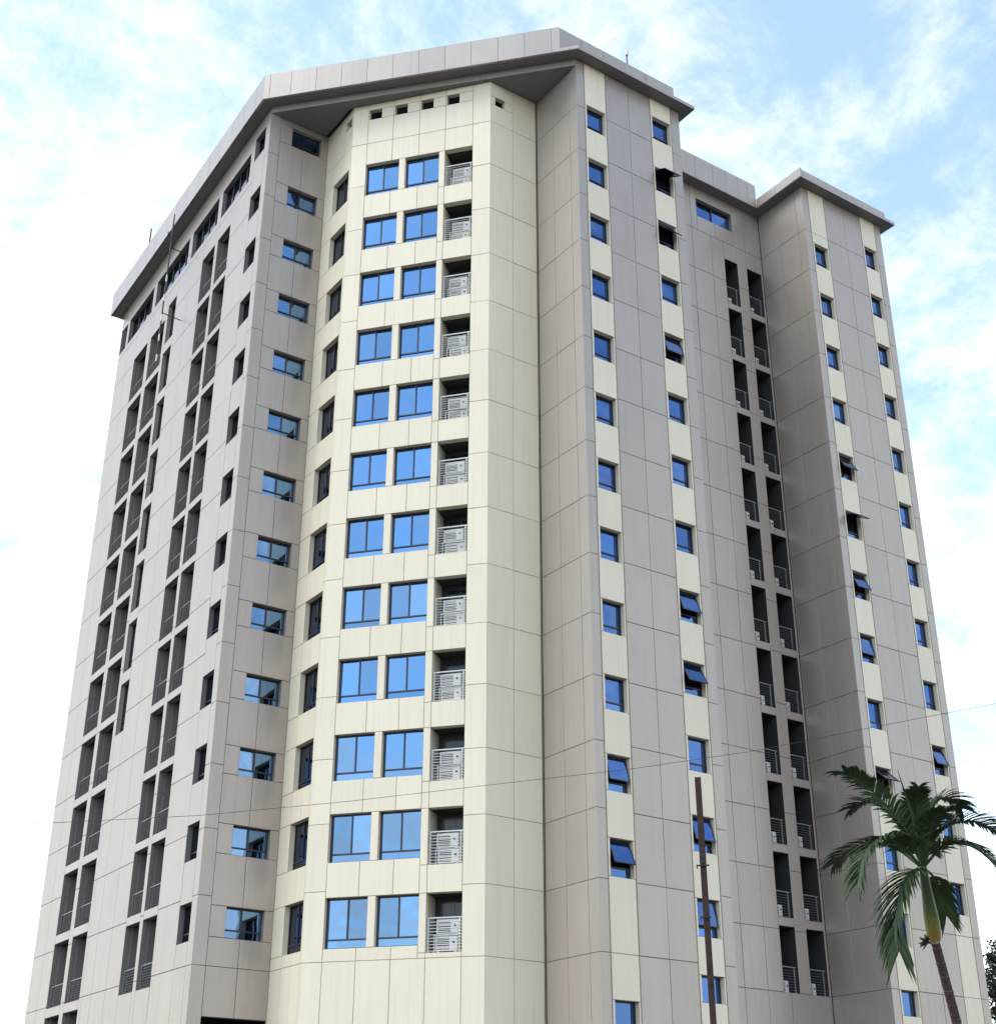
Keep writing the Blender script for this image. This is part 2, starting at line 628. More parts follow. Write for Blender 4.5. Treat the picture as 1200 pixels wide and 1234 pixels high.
hP = [48.06 - 3.365 * k for k in range(12)]
hQ = [47.30 - 3.575 * k for k in range(12)]
hN = [48.03 - 3.42 * k for k in range(8)]
PN = [(h - 2.96, h) for h in hP[:12]]
sing = [(50.47, 51.98)] + [(48.06 - 3.366 * k - 1.56, 48.06 - 3.366 * k) for k in range(12)]
BANDZ = 49.10
JB = [j for j in J if j < BANDZ - 0.2]
band = [(49.58, 51.45)]
lz(0, 0.55, GREY, BASE, TOP, J, mr=m45)
lz(0.55, 1.78, GREY, BASE, TOP, [J[15], J[16], J[17], J[18]], holes=sing)
lz(1.78, 2.24, GREY, BANDZ, TOP, ())
lz(1.78, 4.20, GREY, BASE, BANDZ, JB)
lz(2.24, 5.76, GREY, BANDZ, TOP, (), holes=band)
lz(5.76, 6.25, GREY, BANDZ, TOP, ())
lz(6.25, 9.75, GREY, BANDZ, TOP, (), holes=band)
lz(9.75, 10.25, GREY, BANDZ, TOP, ())
lz(10.25, 14.95, GREY, BANDZ, TOP, (), holes=band)
lz(14.95, 15.45, GREY, BANDZ, TOP, ())
lz(15.45, 19.25, GREY, BANDZ, TOP, (), holes=band)
lz(19.25, 19.6, GREY, BANDZ, TOP, ())
lz(19.6, LL, GREY, BANDZ, TOP, (), holes=band)
lz(4.20, 5.79, GREY, BASE, BANDZ, J[15:], holes=PN)
lz(5.79, 6.17, GREY, BASE, BANDZ, JB)
lz(6.17, 7.80, GREY, BASE, BANDZ, J[15:], holes=PN)
lz(7.80, 9.5, GREY, BASE, BANDZ, JB)
lz(9.5, 11.3, GREY, BASE, BANDZ, JB)
NN = [(h - 2.75, h) for h in hN]
lz(11.3, 12.45, GREY, BASE, BANDZ, JB[8:], holes=NN)
lz(12.45, 12.84, GREY, BASE, BANDZ, JB)
P2 = [(h - 3.12, h) for h in hQ]
lz(12.84, 14.88, GREY, BASE, BANDZ, J[16:], holes=P2)
lz(14.88, 15.42, GREY, BASE, BANDZ, JB)
lz(15.42, 17.48, GREY, BASE, BANDZ, J[16:], holes=P2)
lz(17.48, 18.9, GREY, BASE, BANDZ, JB)
lz(18.9, LL, GREY, BASE, BANDZ, JB)
for a, b in sing:
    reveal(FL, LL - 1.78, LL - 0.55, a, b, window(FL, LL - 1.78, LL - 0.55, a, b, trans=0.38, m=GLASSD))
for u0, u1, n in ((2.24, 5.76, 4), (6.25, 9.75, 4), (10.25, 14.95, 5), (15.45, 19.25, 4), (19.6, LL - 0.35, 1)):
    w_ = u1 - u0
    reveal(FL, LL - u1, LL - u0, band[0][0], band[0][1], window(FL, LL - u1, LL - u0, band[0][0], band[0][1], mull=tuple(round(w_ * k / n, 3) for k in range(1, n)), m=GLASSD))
for a, b in NN:
    window(FL, LL - 12.45, LL - 11.3, a, b, mull=(0.6,), trans=0.75, m=GLASSD)
for cu, rows in (((4.20, 5.79), PN), ((6.17, 7.80), PN), ((12.84, 14.88), P2), ((15.42, 17.48), P2)):
    for a, b in rows:
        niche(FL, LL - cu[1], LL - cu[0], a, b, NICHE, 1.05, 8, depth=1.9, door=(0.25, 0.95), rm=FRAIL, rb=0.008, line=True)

# --- narrow grey face of the left notch
hA = [(50.85, 52.08)] + [(48.14 - 3.385 * k - 1.26, 48.14 - 3.385 * k) for k in range(12)]
zone(FA, 0, 0.62, GREY, BASE, TOP, J, ml=m45)
VOID = 6.56
prev = NOTCH
for (a, b) in hA:
    zA = b
    for u0, u1 in ((0.62, 2.02), (2.02, FA.len)):
        panel(FA, u0, u1, b, prev, GREY) if prev - b > 0.6 else None
    if prev - b <= 0.6:
        panel(FA, 0.62, FA.len, b, prev, GREY)
    panel(FA, 0.62, 1.32, a, b, GREY)
    panel(FA, 3.04, FA.len, a, b, GREY)
    window(FA, 1.32, 3.04, a, b, mull=(0.80,), trans=0.36, m=GLASS)
    prev = a
for u0, u1 in ((0.62, 2.02), (2.02, FA.len)):
    zone(FA, u0, u1, GREY, VOID, prev, [J[15]])
backing(FA, 0.62, FA.len, BASE, VOID, 2.4, 2)              # dark entrance void under the face
back.quad(tr(FA, 0.62, T, VOID), tr(FA, FA.len, T, VOID), tr(FA, FA.len, 2.4, VOID), tr(FA, 0.62, 2.4, VOID), 2)
back.quad(tr(FA, 0.62, T, BASE), tr(FA, 0.62, 2.4, BASE), tr(FA, 0.62, 2.4, VOID), tr(FA, 0.62, T, VOID), 2)
back.quad(tr(FA, FA.len, T, BASE), tr(FA, FA.len, 2.4, BASE), tr(FA, FA.len, 2.4, VOID), tr(FA, FA.len, T, VOID), 2)

# --- cream bay, left flank (u measured from the bay's front corner)
BL = FB1.len
hB = [48.42 - 3.403 * k for k in range(12)]
wB = [(h - 2.0, h) for h in hB]


def bz(u0, u1, *a, **k):
    zone(FB1, BL - u1, BL - u0, *a, **k)


bz(0, 0.22, CREAM, BASE, NOTCH, J, mr=m40, holes=[(51.34, 51.90)])
bz(0, 0.22, CREAM, 51.34, 51.90, mr=m40)
bz(0.22, 0.80, CREAM, hB[0], NOTCH, [J[0]], holes=[(51.34, 51.90)])
bz(0.80, 1.86, CREAM, hB[0], NOTCH, [J[0]])
window(FB1, BL - 0.80, BL - 0.22, 51.34, 51.90, m=GLASSD)
bz(1.86, BL, CREAM, BASE, NOTCH, sorted([h for h in hB] + [h - 2.0 for h in hB] + [J[0]] + J[15:]))
prev = None
for a, b in wB:
    window(FB1, BL - 1.86, BL - 0.22, a, b, mull=(0.82,), trans=0.37, m=GLASSD)
    if prev:
        bz(0.22, 1.0, CREAM, b, prev)
        bz(1.0, 1.86, CREAM, b, prev)
    prev = a
bz(0.22, 1.0, CREAM, BASE, prev, J[15:])
bz(1.0, 1.86, CREAM, BASE, prev, J[15:])

# --- cream bay, front
S0, S1 = 0.84, 6.60
zone(FB2, 0, S0, CREAM, BASE, NOTCH, J, ml=m40)
zone(FB2, S1, FB2.len, CREAM, BASE, NOTCH, J, mr=m50)
cols = [(S0, 2.25), (2.25, 3.70), (3.70, 5.13), (5.13, S1)]
smalls = [(0.90, 1.57), (2.33, 3.00), (3.77, 4.43), (5.19, 5.85)]
for (u0, u1), (a, b) in zip(cols, smalls):
    zone(FB2, u0, u1, CREAM, hB[0], NOTCH, [J[0]], holes=[(51.42, 52.06)], hu=(a, b))
    window(FB2, a, b, 51.42, 52.06, m=GLASSD)
acs = []
for k, h in enumerate(hB):
    s = h - 1.99
    sa = h - 2.29
    window(FB2, S0, 2.65, s, h, mull=(0.91,), trans=0.37)
    window(FB2, 3.0, 4.81, s, h, mull=(0.91,), trans=0.37)
    panel(FB2, 2.65, 3.0, s, h, CREAM)
    panel(FB2, 4.81, 5.13, sa, h, CREAM)
    nxt = hB[k + 1] if k < 11 else J[15]
    for u0, u1 in cols[:2]:
        panel(FB2, u0, u1, nxt, s, CREAM)
    panel(FB2, 3.70, 4.81, nxt, s, CREAM)
    panel(FB2, 4.81, 5.13, nxt, sa, CREAM)
    panel(FB2, 5.13, S1, nxt, sa, CREAM)
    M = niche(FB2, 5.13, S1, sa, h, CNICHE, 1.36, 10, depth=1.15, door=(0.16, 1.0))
    acs.append(M)
for u0, u1 in cols:
    zone(FB2, u0, u1, CREAM, BASE, J[15], J)
AC_B = (0.92, 0.60, 0.34)
for k, M in enumerate(acs):
    for nm, dx, dz in (('lower', 0.34, 0.06), ('upper', 0.30, 0.71)):
        condenser(M @ Matrix.Translation((dx + random.uniform(-.06, .05), 0.36 + random.uniform(0, .05), dz)) @ Matrix.Rotation(R(random.gauss(0, 1.6)), 4, 'Z'), AC_B,
                  f'{nm} white condenser unit behind white railing, {ORD[k]} balcony niche of the cream bay',
                  'condenser units in the niches of the cream bay')
    sh = MB()
    sh.box(0.20, 1.32, 0.34, 0.74, 0.675, 0.705)
    for x in (0.22, 1.27):
        sh.box(x, x + 0.035, 0.345, 0.38, 0.0, 0.675)
    if k == 0:
        shelf = sh.mesh('unit_shelf', RAIL)
    put('unit_shelf', shelf, M, TOWER)

# --- cream bay, right flank, then the grey return wall
zone(FB3, 0, 1.41, CREAM, BASE, NOTCH, J, holes=[(51.0, 51.55)], hu=(0.32, 0.90), ml=m50)
window(FB3, 0.32, 0.90, 51.0, 51.55, m=GLASSD)
zone(FB3, 1.41, FB3.len - 0.05, CREAM, BASE, NOTCH, J)
zone(FC, 0.05, 1.45, GREY, BASE, NOTCH, J)
zone(FC, 1.45, 2.83, GREY, BASE, NOTCH, J)
zone(FC, 2.83, FC.len, GREY, BASE, TOP, J, mr=m45)


# --- the two projecting grey wings with cream window strips
def wing(f, e, c1, c2, joints_c1, joints_c2, ml, mr, opens):
    zone(f, 0, e[0], GREY, BASE, TOP, J, ml=ml)
    for i, (u0, u1, rows, jj) in enumerate(((e[0], e[1], c1, joints_c1), (e[3], e[4], c2, joints_c2))):
        a, b = u0 + 0.15, u1 - 0.12
        zone(f, u0 + 0.03, u1 - 0.03, CREAM, BASE, TOP, jj, holes=rows, hu=(a, b))
        for k, (z0, z1) in enumerate(rows):
            op = opens[i].get(k, 0)
            window(f, a, b, z0, z1, trans=0.40 if z1 - z0 > 1.2 else None, m=GLASSM, open_deg=op if op > 1 else 0,
                   label='top-hung window sash pushed open' if op > 1 else None)
    zone(f, e[1], e[2], GREY, BASE, TOP, J)
    zone(f, e[2], e[3], GREY, BASE, TOP, J)
    zone(f, e[4], f.len, GREY, BASE, TOP, J, mr=mr)
    for u in (e[0], e[1], e[3], e[4]):
        s_ = 0.03 if u in (e[0], e[3]) else -0.03
        a, b = min(u, u + s_), max(u, u + s_)
        sb = MB()
        sb.box(a + 0.006, b - 0.006, -0.004, 0.03, BASE, TOP - 0.01)
        put('sealant_strip', sb.mesh('sealant_strip', RUST), f.M, TOWER)


rD1 = [(50.14 - 3.387 * k - 1.50, 50.14 - 3.387 * k) for k in range(12)] + [(5.30, 6.80)]
rD2 = [(51.65 - 3.385 * k - 1.50, 51.65 - 3.385 * k) for k in range(13)] + [(7.02, 8.05)]
rH1 = [(49.10 - 3.384 * k - 1.48, 49.10 - 3.384 * k) for k in range(12)] + [(7.40, 8.49)]
rH2 = [(50.75 - 3.367 * k - 1.48, 50.75 - 3.367 * k) for k in range(12)]
wing(FD, (0.49, 1.92, 3.43, 4.90, 6.36), rD1, rD2, [J[15], J[17], J[18]], [J[17], J[18]], m45, m45,
     ({10: 14, 11: 24}, {1: 62, 2: 42, 4: 16, 8: 20, 9: 28, 11: 18, 12: 8}))
wing(FH, (0.49, 1.83, 3.42, 4.86, 6.13), rH1, rH2, [J[0], J[16], J[17]], [J[0], J[14], J[15], J[16], J[17]], m45, m45,
     ({4: 30, 5: 64, 6: 26, 7: 10, 9: 48}, {9: 22}))

# --- side of the near wing, recessed wall, return of the far wing, far end
zone(FE, 0, 2.1, GREY, BASE, TOP, J, ml=m45)
zone(FE, 2.1, FE.len, GREY, BASE, TOP, J)
hF = [(48.62 - 3.385 * k - 2.95, 48.64 - 3.385 * k) for k in range(12)]
for u0, u1 in ((0, 1.5), (1.5, 3.0), (3.0, 4.46)):
    zone(FF, u0, u1, GREY, BASE, TOP, J)
F2 = FF.len
for u0, u1 in ((4.46, 5.88), (5.88, 6.87)):
    zone(FF, u0, u1, GREY, J[15], J[0], J)
zone(FF, 6.87, 7.87, GREY, J[15], J[0], (), holes=hF)
zone(FF, 7.87, 8.62, GREY, J[15], J[0], J)
zone(FF, 8.62, 9.76, GREY, J[15], J[0], (), holes=hF)
zone(FF, 9.76, F2, GREY, J[15], J[0], J)
for u0, u1 in ((4.46, 5.88), (5.88, 7.32), (7.32, 8.64), (8.64, F2)):
    zone(FF, u0, u1, GREY, BASE, J[15], J)
zone(FF, 4.46, 4.93, GREY, J[0], TOP, ())
zone(FF, 4.93, 6.30, GREY, J[0], 50.84, ())
zone(FF, 6.30, 7.68, GREY, J[0], 50.84, ())
zone(FF, 4.93, 7.68, GREY, 52.08, TOP, ())
zone(FF, 7.68, 8.62, GREY, J[0], TOP, ())
zone(FF, 8.62, F2, GREY, J[0], TOP, ())
window(FF, 4.93, 7.68, 50.84, 52.08, mull=(1.37,), trans=None, m=GLASSM, label='wide window under the parapet')
AC_F = (0.60, 0.60, 0.32)
for k, (a, b) in enumerate(hF):
    for side, u0, u1 in (('left', 6.87, 7.87), ('right', 8.62, 9.76)):
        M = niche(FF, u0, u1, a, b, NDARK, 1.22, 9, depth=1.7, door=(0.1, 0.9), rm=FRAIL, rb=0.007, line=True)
        condenser(M @ Matrix.Translation((0.03, 0.34, 0.02)), AC_F,
                  f'pale condenser unit in the {ORD[k]} niche of the {side} column, recessed grey wall',
                  'condenser units in the niches of the recessed grey wall')
zone(FG, 0.04, 1.55, GREY, BASE, TOP, J)
zone(FG, 1.55, 3.0, GREY, BASE, TOP, J)
zone(FG, 3.0, FG.len, GREY, BASE, TOP, J, mr=m45)
k = 0
while k * 3.0 < FI.len - 0.5:
    zone(FI, k * 3.0, min(k * 3.0 + 3.0, FI.len), GREY, BASE, TOP, J[::2], ml=m45 if k == 0 else 0)
    k += 1
for f, u in ((FA, FA.len - 0.03), (FB3, FB3.len - 0.028), (FF, FF.len - 0.028)):
    sb = MB()
    sb.box(u, u + 0.026, -0.012, 0.03, BASE, NOTCH)
    put('sealant_strip', sb.mesh('sealant_strip', RUST), f.M, TOWER)

# --- panels become objects: the largest in view one by one, the rest joined
def panel_verts(w_, h_, ml, mr):
    x0 = 0.0 if ml else GAP
    x1 = w_ if mr else w_ - GAP
    z0, z1 = GAP, h_ - GAP
    c = 0.007
    fx0 = x0 + (0 if ml else c)
    fx1 = x1 - (0 if mr else c)
    v = [(fx0, 0, z0 + c), (fx1, 0, z0 + c), (fx1, 0, z1 - c), (fx0, 0, z1 - c),
         (x0, 0 if ml else c, z0), (x1, 0 if mr else c, z0), (x1, 0 if mr else c, z1), (x0, 0 if ml else c, z1),
         (x0 + ml, T, z0), (x1 - mr, T, z0), (x1 - mr, T, z1), (x0 + ml, T, z1)]
    fc = [(0, 1, 2, 3)]
    for a in range(4):
        b = (a + 1) % 4
        fc += [(4 + a, 4 + b, b, a), (8 + a, 8 + b, 4 + b, 4 + a)]
    return v, fc


def px_size(p):
    f, u0, u1, z0, z1 = p[:5]
    c = tr(f, (u0 + u1) / 2, 0, (z0 + z1) / 2)
    v = CAM - c
    d = v.length
    k = 1414 / d
    cosf = max((Vector((f.n.x, f.n.y, 0)).dot(v)) / d, 0)
    pw = (u1 - u0) * k * min(1, Vector((f.n.x, f.n.y, 0)).dot(Vector((v.x, v.y, 0)).normalized()) + 0.02)
    return (u1 - u0) * (z1 - z0) * k * k * cosf, pw, (z1 - z0) * k * 0.85


for m, nm in ((GREY, 'cladding_panel'), (CREAM, 'cream_panel')):
    ps = [(px_size(p), p) for p in panels if p[5] is m]
    ps.sort(key=lambda q: -q[0][0])
    rest = MB()
    n = 0
    for (ar, pw, ph), p in ps:
        f, u0, u1, z0, z1, _, ml, mr = p
        w_, h_ = round(u1 - u0, 3), round(z1 - z0, 3)
        M = f.M @ Matrix.Translation((u0, 0, z0))
        if n < 295 and pw > 5 and ph > 5 and ar > 0:
            n += 1

            def mk(w_=w_, h_=h_, ml=ml, mr=mr):
                b = MB()
                b.v, b.f = panel_verts(w_, h_, ml, mr)
                b.mi = [0] * len(b.f)
                return b.mesh(nm, m)
            # hardly visible unevenness in how each panel hangs
            Q = Matrix.Rotation(R(random.gauss(0, 0.10)), 4, 'X') @ Matrix.Rotation(R(0 if ml or mr else random.gauss(0, 0.10)), 4, 'Z')
            put(nm, cached(('pan', nm, w_, h_, round(ml, 3), round(mr, 3)), mk), M @ Q, TOWER)
        else:
            v, fc = panel_verts(w_, h_, ml, mr)
            i = len(rest.v)
            rest.v += [tuple(M @ Vector(q)) for q in v]
            rest.f += [tuple(i + x for x in q) for q in fc]
            rest.mi += [0] * len(fc)
    if rest.v:
        o = put('grey_cladding' if m is GREY else 'cream_cladding', rest.mesh('cladding', m), None, TOWER)
        o['kind'] = 'stuff'
put('backing_wall', back.mesh('backing_wall', [SEAL, CSEAL, DARK]), None, TOWER)

# --- closed rear
rear = MB()
zb, zt = 0.0, TOP + EYE
for a, b in ((12, 0),):
    rear.quad((*P[a], zb), (*P[b], zb), (*P[b], zt), (*P[a], zt))
put('rear_wall', rear.mesh('rear_wall', GREY), None, TOWER)

# ------------------------------------------------------------------ roof
Z0 = TOP + EYE
OH = 0.65
A_ = Vector((-11.90, 11.84))
B_ = Vector((-0.36, -0.70))
FT = Z0 + 1.66                               # top of the tall fascia
slab = [(-9.4, 33.36), (-9.4, P[1][1]), (A_.x + 0.03, P[1][1]), (A_.x + 0.03, A_.y + 0.03), (B_.x + 0.03, B_.y + 0.03), (7.52, -0.68), (7.52, 3.56), (16.19, 3.56), (16.19, 0.0), (24.12, 0.0), (24.12, 33.36)]
sb = MB()
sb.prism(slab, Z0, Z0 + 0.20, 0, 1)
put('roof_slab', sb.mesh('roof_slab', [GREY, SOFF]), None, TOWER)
sb = MB()
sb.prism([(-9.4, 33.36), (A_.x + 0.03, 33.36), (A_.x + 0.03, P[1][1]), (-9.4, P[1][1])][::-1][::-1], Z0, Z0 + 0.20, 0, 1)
put('roof_eave', sb.mesh('roof_eave', [GREY, SOFF]), None, TOWER)
# front beam across the two notches
bm = MB()
n_ = Vector((P[6][0] - P[1][0], P[6][1] - P[1][1])).normalized()
i1 = Vector(P[1]) + n_ * 0.02
i6 = Vector(P[6]) - n_ * 0.02
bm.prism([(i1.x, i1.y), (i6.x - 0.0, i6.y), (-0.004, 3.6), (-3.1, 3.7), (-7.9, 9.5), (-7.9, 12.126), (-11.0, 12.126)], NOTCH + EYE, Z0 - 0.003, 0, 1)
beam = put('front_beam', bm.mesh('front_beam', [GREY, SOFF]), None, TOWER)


def strip_panels(a, b, z0, z1, name, cuts, m=GREY, thick=0.12, mitre0=0, mitre1=0):
    """A row of panels on the line a->b (outer face), from z0 to z1."""
    a, b = Vector(a), Vector(b)
    d = b - a
    ln = d.length
    d.normalize()
    n = Vector((d.y, -d.x))
    M0 = Matrix(((d.x, -n.x, 0, a.x), (d.y, -n.y, 0, a.y), (0, 0, 1, z0), (0, 0, 0, 1)))
    cs = [0] + [c for c in cuts if 0.1 < c < ln - 0.1] + [ln]
    h_ = z1 - z0
    for u0, u1 in zip(cs, cs[1:]):
        bx = MB()
        w_ = u1 - u0
        l = 0 if u0 == 0 else 0.010
        r = 0 if u1 == ln else 0.010
        bx.box(l, w_ - r, 0, thick, 0, h_)
        put(name, bx.mesh(name, m), M0 @ Matrix.Translation((u0, 0, 0)), TOWER)
    bb = MB()
    bb.box(0.10, ln - 0.10, 0.02, thick - 0.02, 0.06, h_ - 0.05)
    put('fascia_rail', bb.mesh('fascia_rail', SEAL), M0, TOWER)


def steps(start, step, n):
    return [start + step * k for k in range(n)]


PC = A_ + (B_ - A_).normalized() * 16.07      # where the parapet turns
strip_panels((A_.x, 33.4), A_, Z0 + 0.0, FT, 'fascia_panel', steps(1.1, 1.5, 16))
strip_panels(A_, PC, Z0 - 0.002, FT, 'fascia_panel', [0.33] + steps(1.53, 1.412, 11))
# thin lip of the slab past the parapet, and the low parapet of the near wing
strip_panels(PC, B_, Z0 - 0.002, Z0 + 0.203, 'fascia_panel', [0.5], thick=0.1)
strip_panels((PC.x, PC.y + 0.0), (6.72, PC.y), Z0 + 0.20, FT - 0.06, 'parapet_panel', [1.39, 1.49, 2.87, 4.33, 5.70, 5.80, 7.2])
strip_panels((6.715, PC.y + 0.122), (6.715, 3.5), Z0 + 0.20, FT - 0.06, 'parapet_panel', [1.4, 2.8])
# recessed wall: tall fascia; far wing: low fascia
strip_panels((6.9, 3.52), (16.15, 3.52), Z0 - 0.002, FT - 0.02, 'fascia_panel', [1.6, 3.0, 4.46, 5.83, 6.82, 7.84, 8.59])
strip_panels((16.15, 3.50), (16.15, -0.04), Z0 - 0.002, Z0 + 0.60, 'fascia_panel', [1.54, 2.97])
strip_panels((16.28, 0.04), (23.35, 0.04), Z0 + 0.20, Z0 + 0.60, 'parapet_panel', steps(1.4, 1.45, 5))
strip_panels((23.345, 0.162), (23.345, 33.0), Z0 + 0.20, Z0 + 0.60, 'parapet_panel', steps(1.4, 3.0, 11))
rf = MB()
rf.prism([(-9.3, 33.2), (-9.3, 9.5), (PC.x + 0.1, PC.y + 0.25), (6.6, PC.y + 0.25), (6.6, 3.7), (16.3, 3.7), (16.3, 0.3), (23.2, 0.3), (23.2, 33.2)], Z0 + 0.21, Z0 + 0.35)
put('roof_deck', rf.mesh('roof_deck', ROOFM), None, TOWER)

# the left wall's eave and upper floor lines fall gently towards its far end
FALL = 0.092
for o in list(COL.objects):
    if o.type != 'MESH' or o.parent is None:
        continue
    M = WM[o.name]
    r_ = o
    while r_.parent is not None:
        r_ = r_.parent
    if r_ is not TOWER:
        continue
    me = o.data
    ws = [M @ v.co for v in me.vertices]
    hit = [q.x < -9.35 and q.y > P[1][1] + 1e-3 and q.z > 11.6 for q in ws]
    if not any(hit):
        continue
    if me.users > 1:
        me = me.copy()
        o.data = me
    Mi = M.inverted()
    for v, q, h_ in zip(me.vertices, ws, hit):
        if h_:
            v.co = Mi @ Vector((q.x, q.y, q.z - FALL * (q.y - P[1][1]) * min((q.z - 11.6) / 42.0, 1.0)))

# ------------------------------------------------------------------ things on the roof and on the left wall
bc = thing('beacon_light', 'small white aviation warning light on a thin pole above the parapet edge', 'lamp', (3.6, 0.14, FT - 0.07))
Mb = Matrix.Translation((3.6, 0.14, FT - 0.07))
b = MB(); b.tube([(0, 0, 0), (0, 0, 0.78)], 0.035, 8)
put('pole', b.mesh('pole', BLACK), Mb, bc)
b = MB(); b.tube([(0, 0, 0.72), (0, 0, 0.78), (0, 0, 0.80)], [0.06, 0.10, 0.10], 12)
put('lamp_base', b.mesh('lamp_base', RAIL), Mb, bc)
b = MB(); b.tube([(0, 0, 0.80), (0, 0, 0.95), (0, 0, 1.10), (0, 0, 1.17), (0, 0, 1.20)], [0.095, 0.115, 0.10, 0.06, 0.01], 14)
put('lamp_globe', b.mesh('lamp_globe', WHITE, True), Mb, bc)


def ray(x, y):
    return (fw + rt * ((x - 600) / 1705.88) + up * ((617 - y) / 1705.88))


def on_depth(x, y, dist):
    d = ray(x, y)
    return CAM + d * dist


mx = -12.35
mu = 12.13 + 9.0
Mm = Matrix.Translation((mx, 22.25, 0))
ms = thing('antenna_mast', 'thin black and white banded mast clamped to the left wall below the roof edge', 'mast', (mx, 22.25, 0))
zlo, zhi = 43.2, 52.95
nseg = 22
bk, wh = MB(), MB()
for k in range(nseg):
    a = zlo + (zhi - zlo) * k / nseg
    c = zlo + (zhi - zlo) * (k + 1) / nseg
    (bk if k % 3 or k > 14 else wh).tube([(0, 0, a), (0, 0, c)], 0.045, 6)
b = MB()
b.tube([(0, 0, zlo - 0.05), (0, 0, zhi + 0.3)], 0.035, 6)
po = put('pole', b.mesh('pole', BLACK), Mm, ms)
put('black_band', bk.mesh('black_band', BLACK), Mm, po)['kind'] = 'stuff'
put('painted_band', wh.mesh('painted_band', WHITE), Mm, po)['kind'] = 'stuff'
b = MB()
for z in (46.4, 50.9):
    b.tube([(0, 0, z), (1.14, 0.2, z + 0.05)], 0.03, 6)
put('bracket', b.mesh('bracket', BLACK), Mm, ms)
b = MB()
b.tube([(0.05, 0, 51.4), (-0.25, 0, 51.7), (-0.25, 0, 51.9)], 0.03, 6)
put('stay', b.mesh('stay', BLACK), Mm, ms)

Ma = Matrix.Translation((-11.7, 28.2, FT - 1.48))
an = thing('roof_antenna', 'short grey whip antenna with a small box on the far end of the roof parapet', 'antenna', (-11.7, 28.2, FT - 1.48))
b = MB(); b.tube([(0, 0, -0.3), (0, 0, 1.6)], 0.05, 6)
put('whip', b.mesh('whip', BLACK), Ma, an)
b = MB(); b.box(0.1, 0.6, -0.2, 0.2, -0.3, 0.5)
put('junction_box', b.mesh('junction_box', RAIL), Ma, an)

# ------------------------------------------------------------------ rusty pole in the foreground
top = on_depth(840.5, 937, 21.0)
low = on_depth(859, 1225, 20.0)
dirv = (top - low)
base = low - dirv * (low.z / dirv.z)
pl = thing('steel_pole', 'bare rusty brown steel pole standing before the right wing of the tower', 'pole', tuple(base))
b = MB()
wd, hd = 0.046, 0.030
yv = Vector((ray(850, 1000).x, ray(850, 1000).y, 0)).normalized()
L_ = (top - base).length
ax = (top - base).normalized()
xv = Vector((yv.y, -yv.x, 0))
yv = ax.cross(xv).normalized()
xv = yv.cross(ax).normalized()
Mp = Matrix(((xv.x, yv.x, ax.x, base.x), (xv.y, yv.y, ax.y, base.y), (xv.z, yv.z, ax.z, base.z), (0, 0, 0, 1)))
WM[pl.name] = Matrix.Translation(base)
b.box(-wd, wd, -hd, -hd + 0.012, 0, L_)
b.box(-wd, -wd + 0.012, -hd + 0.012, 0.05, 0, L_ - 0.002)
b.box(wd - 0.012, wd, -hd + 0.012, 0.05, 0, L_ - 0.002)
put('shaft', b.mesh('shaft', RUSTY), Mp, pl)


def at_y(y):
    return ((on_depth(850, y, 20.6) - base).z) / ax.z


for y_, (l, r) in ((1043, (-0.10, 0.085)), (1109, (-0.09, 0.06)), (1192, (-0.03, 0.02))):
    h0 = at_y(y_)
    b = MB()
    b.box(l, r, -hd - 0.028, -hd - 0.002, h0 - 0.012, h0 + 0.012)
    b.tube([(l + 0.01, -hd - 0.02, h0), (l + 0.01, -hd - 0.02, h0 - 0.05)], 0.008, 6)
    put('cross_arm', b.mesh('cross_arm', RUSTY), Mp, pl)
for y_ in (938, 1030, 1160):
    h0 = at_y(y_) - 0.03
    b = MB()
    ring = [(-wd - 0.02 + 0.014 * math.cos(t * math.pi / 4), -hd, h0 + 0.014 * math.sin(t * math.pi / 4)) for t in range(9)]
    b.tube(ring, 0.004, 5)
    put('eye_hook', b.mesh('eye_hook', RAIL), Mp, pl)
b = MB()
h0 = at_y(1034)
for dz in (-0.05, -0.02, 0.02, 0.05):
    b.box(-wd - 0.006, wd + 0.006, -hd - 0.008, 0.056, h0 + dz - 0.008, h0 + dz + 0.008)
put('band_clamp', b.mesh('band_clamp', ACD), Mp, pl)

# ------------------------------------------------------------------ overhead cable
pts_px = [(-330, 1006), (-120, 1000), (0, 995), (240, 983), (420, 966), (600, 945), (760, 927), (910, 905), (1050, 877), (1200, 848), (1420, 800), (1700, 735)]
cp = [on_depth(x, y, 16 + 0.001 * x) for x, y in pts_px]
b = MB()
b.tube(cp, 0.0030, 5)
tag(put('overhead_cable', b.mesh('overhead_cable', CABLE)), 'thin black overhead cable sagging across the whole facade', 'cable')

# ------------------------------------------------------------------ palm
PD = 26.0
crown = on_depth(1112, 1046, PD)
shaft_b = on_depth(1127, 1136, PD)
tr_low = on_depth(1153, 1234, PD)
vdir = (shaft_b - tr_low)
pb = tr_low + Vector((0.10, -0.05, -tr_low.z))
palm = thing('palm_tree', 'slender areca palm with dark drooping fronds and yellow green crownshaft', 'palm tree', tuple(pb))
Xr = Vector((rt0.x, rt0.y, 0))
Yf = Vector((math.sin(YAW), math.cos(YAW), 0))
Zu = Vector((0, 0, 1))
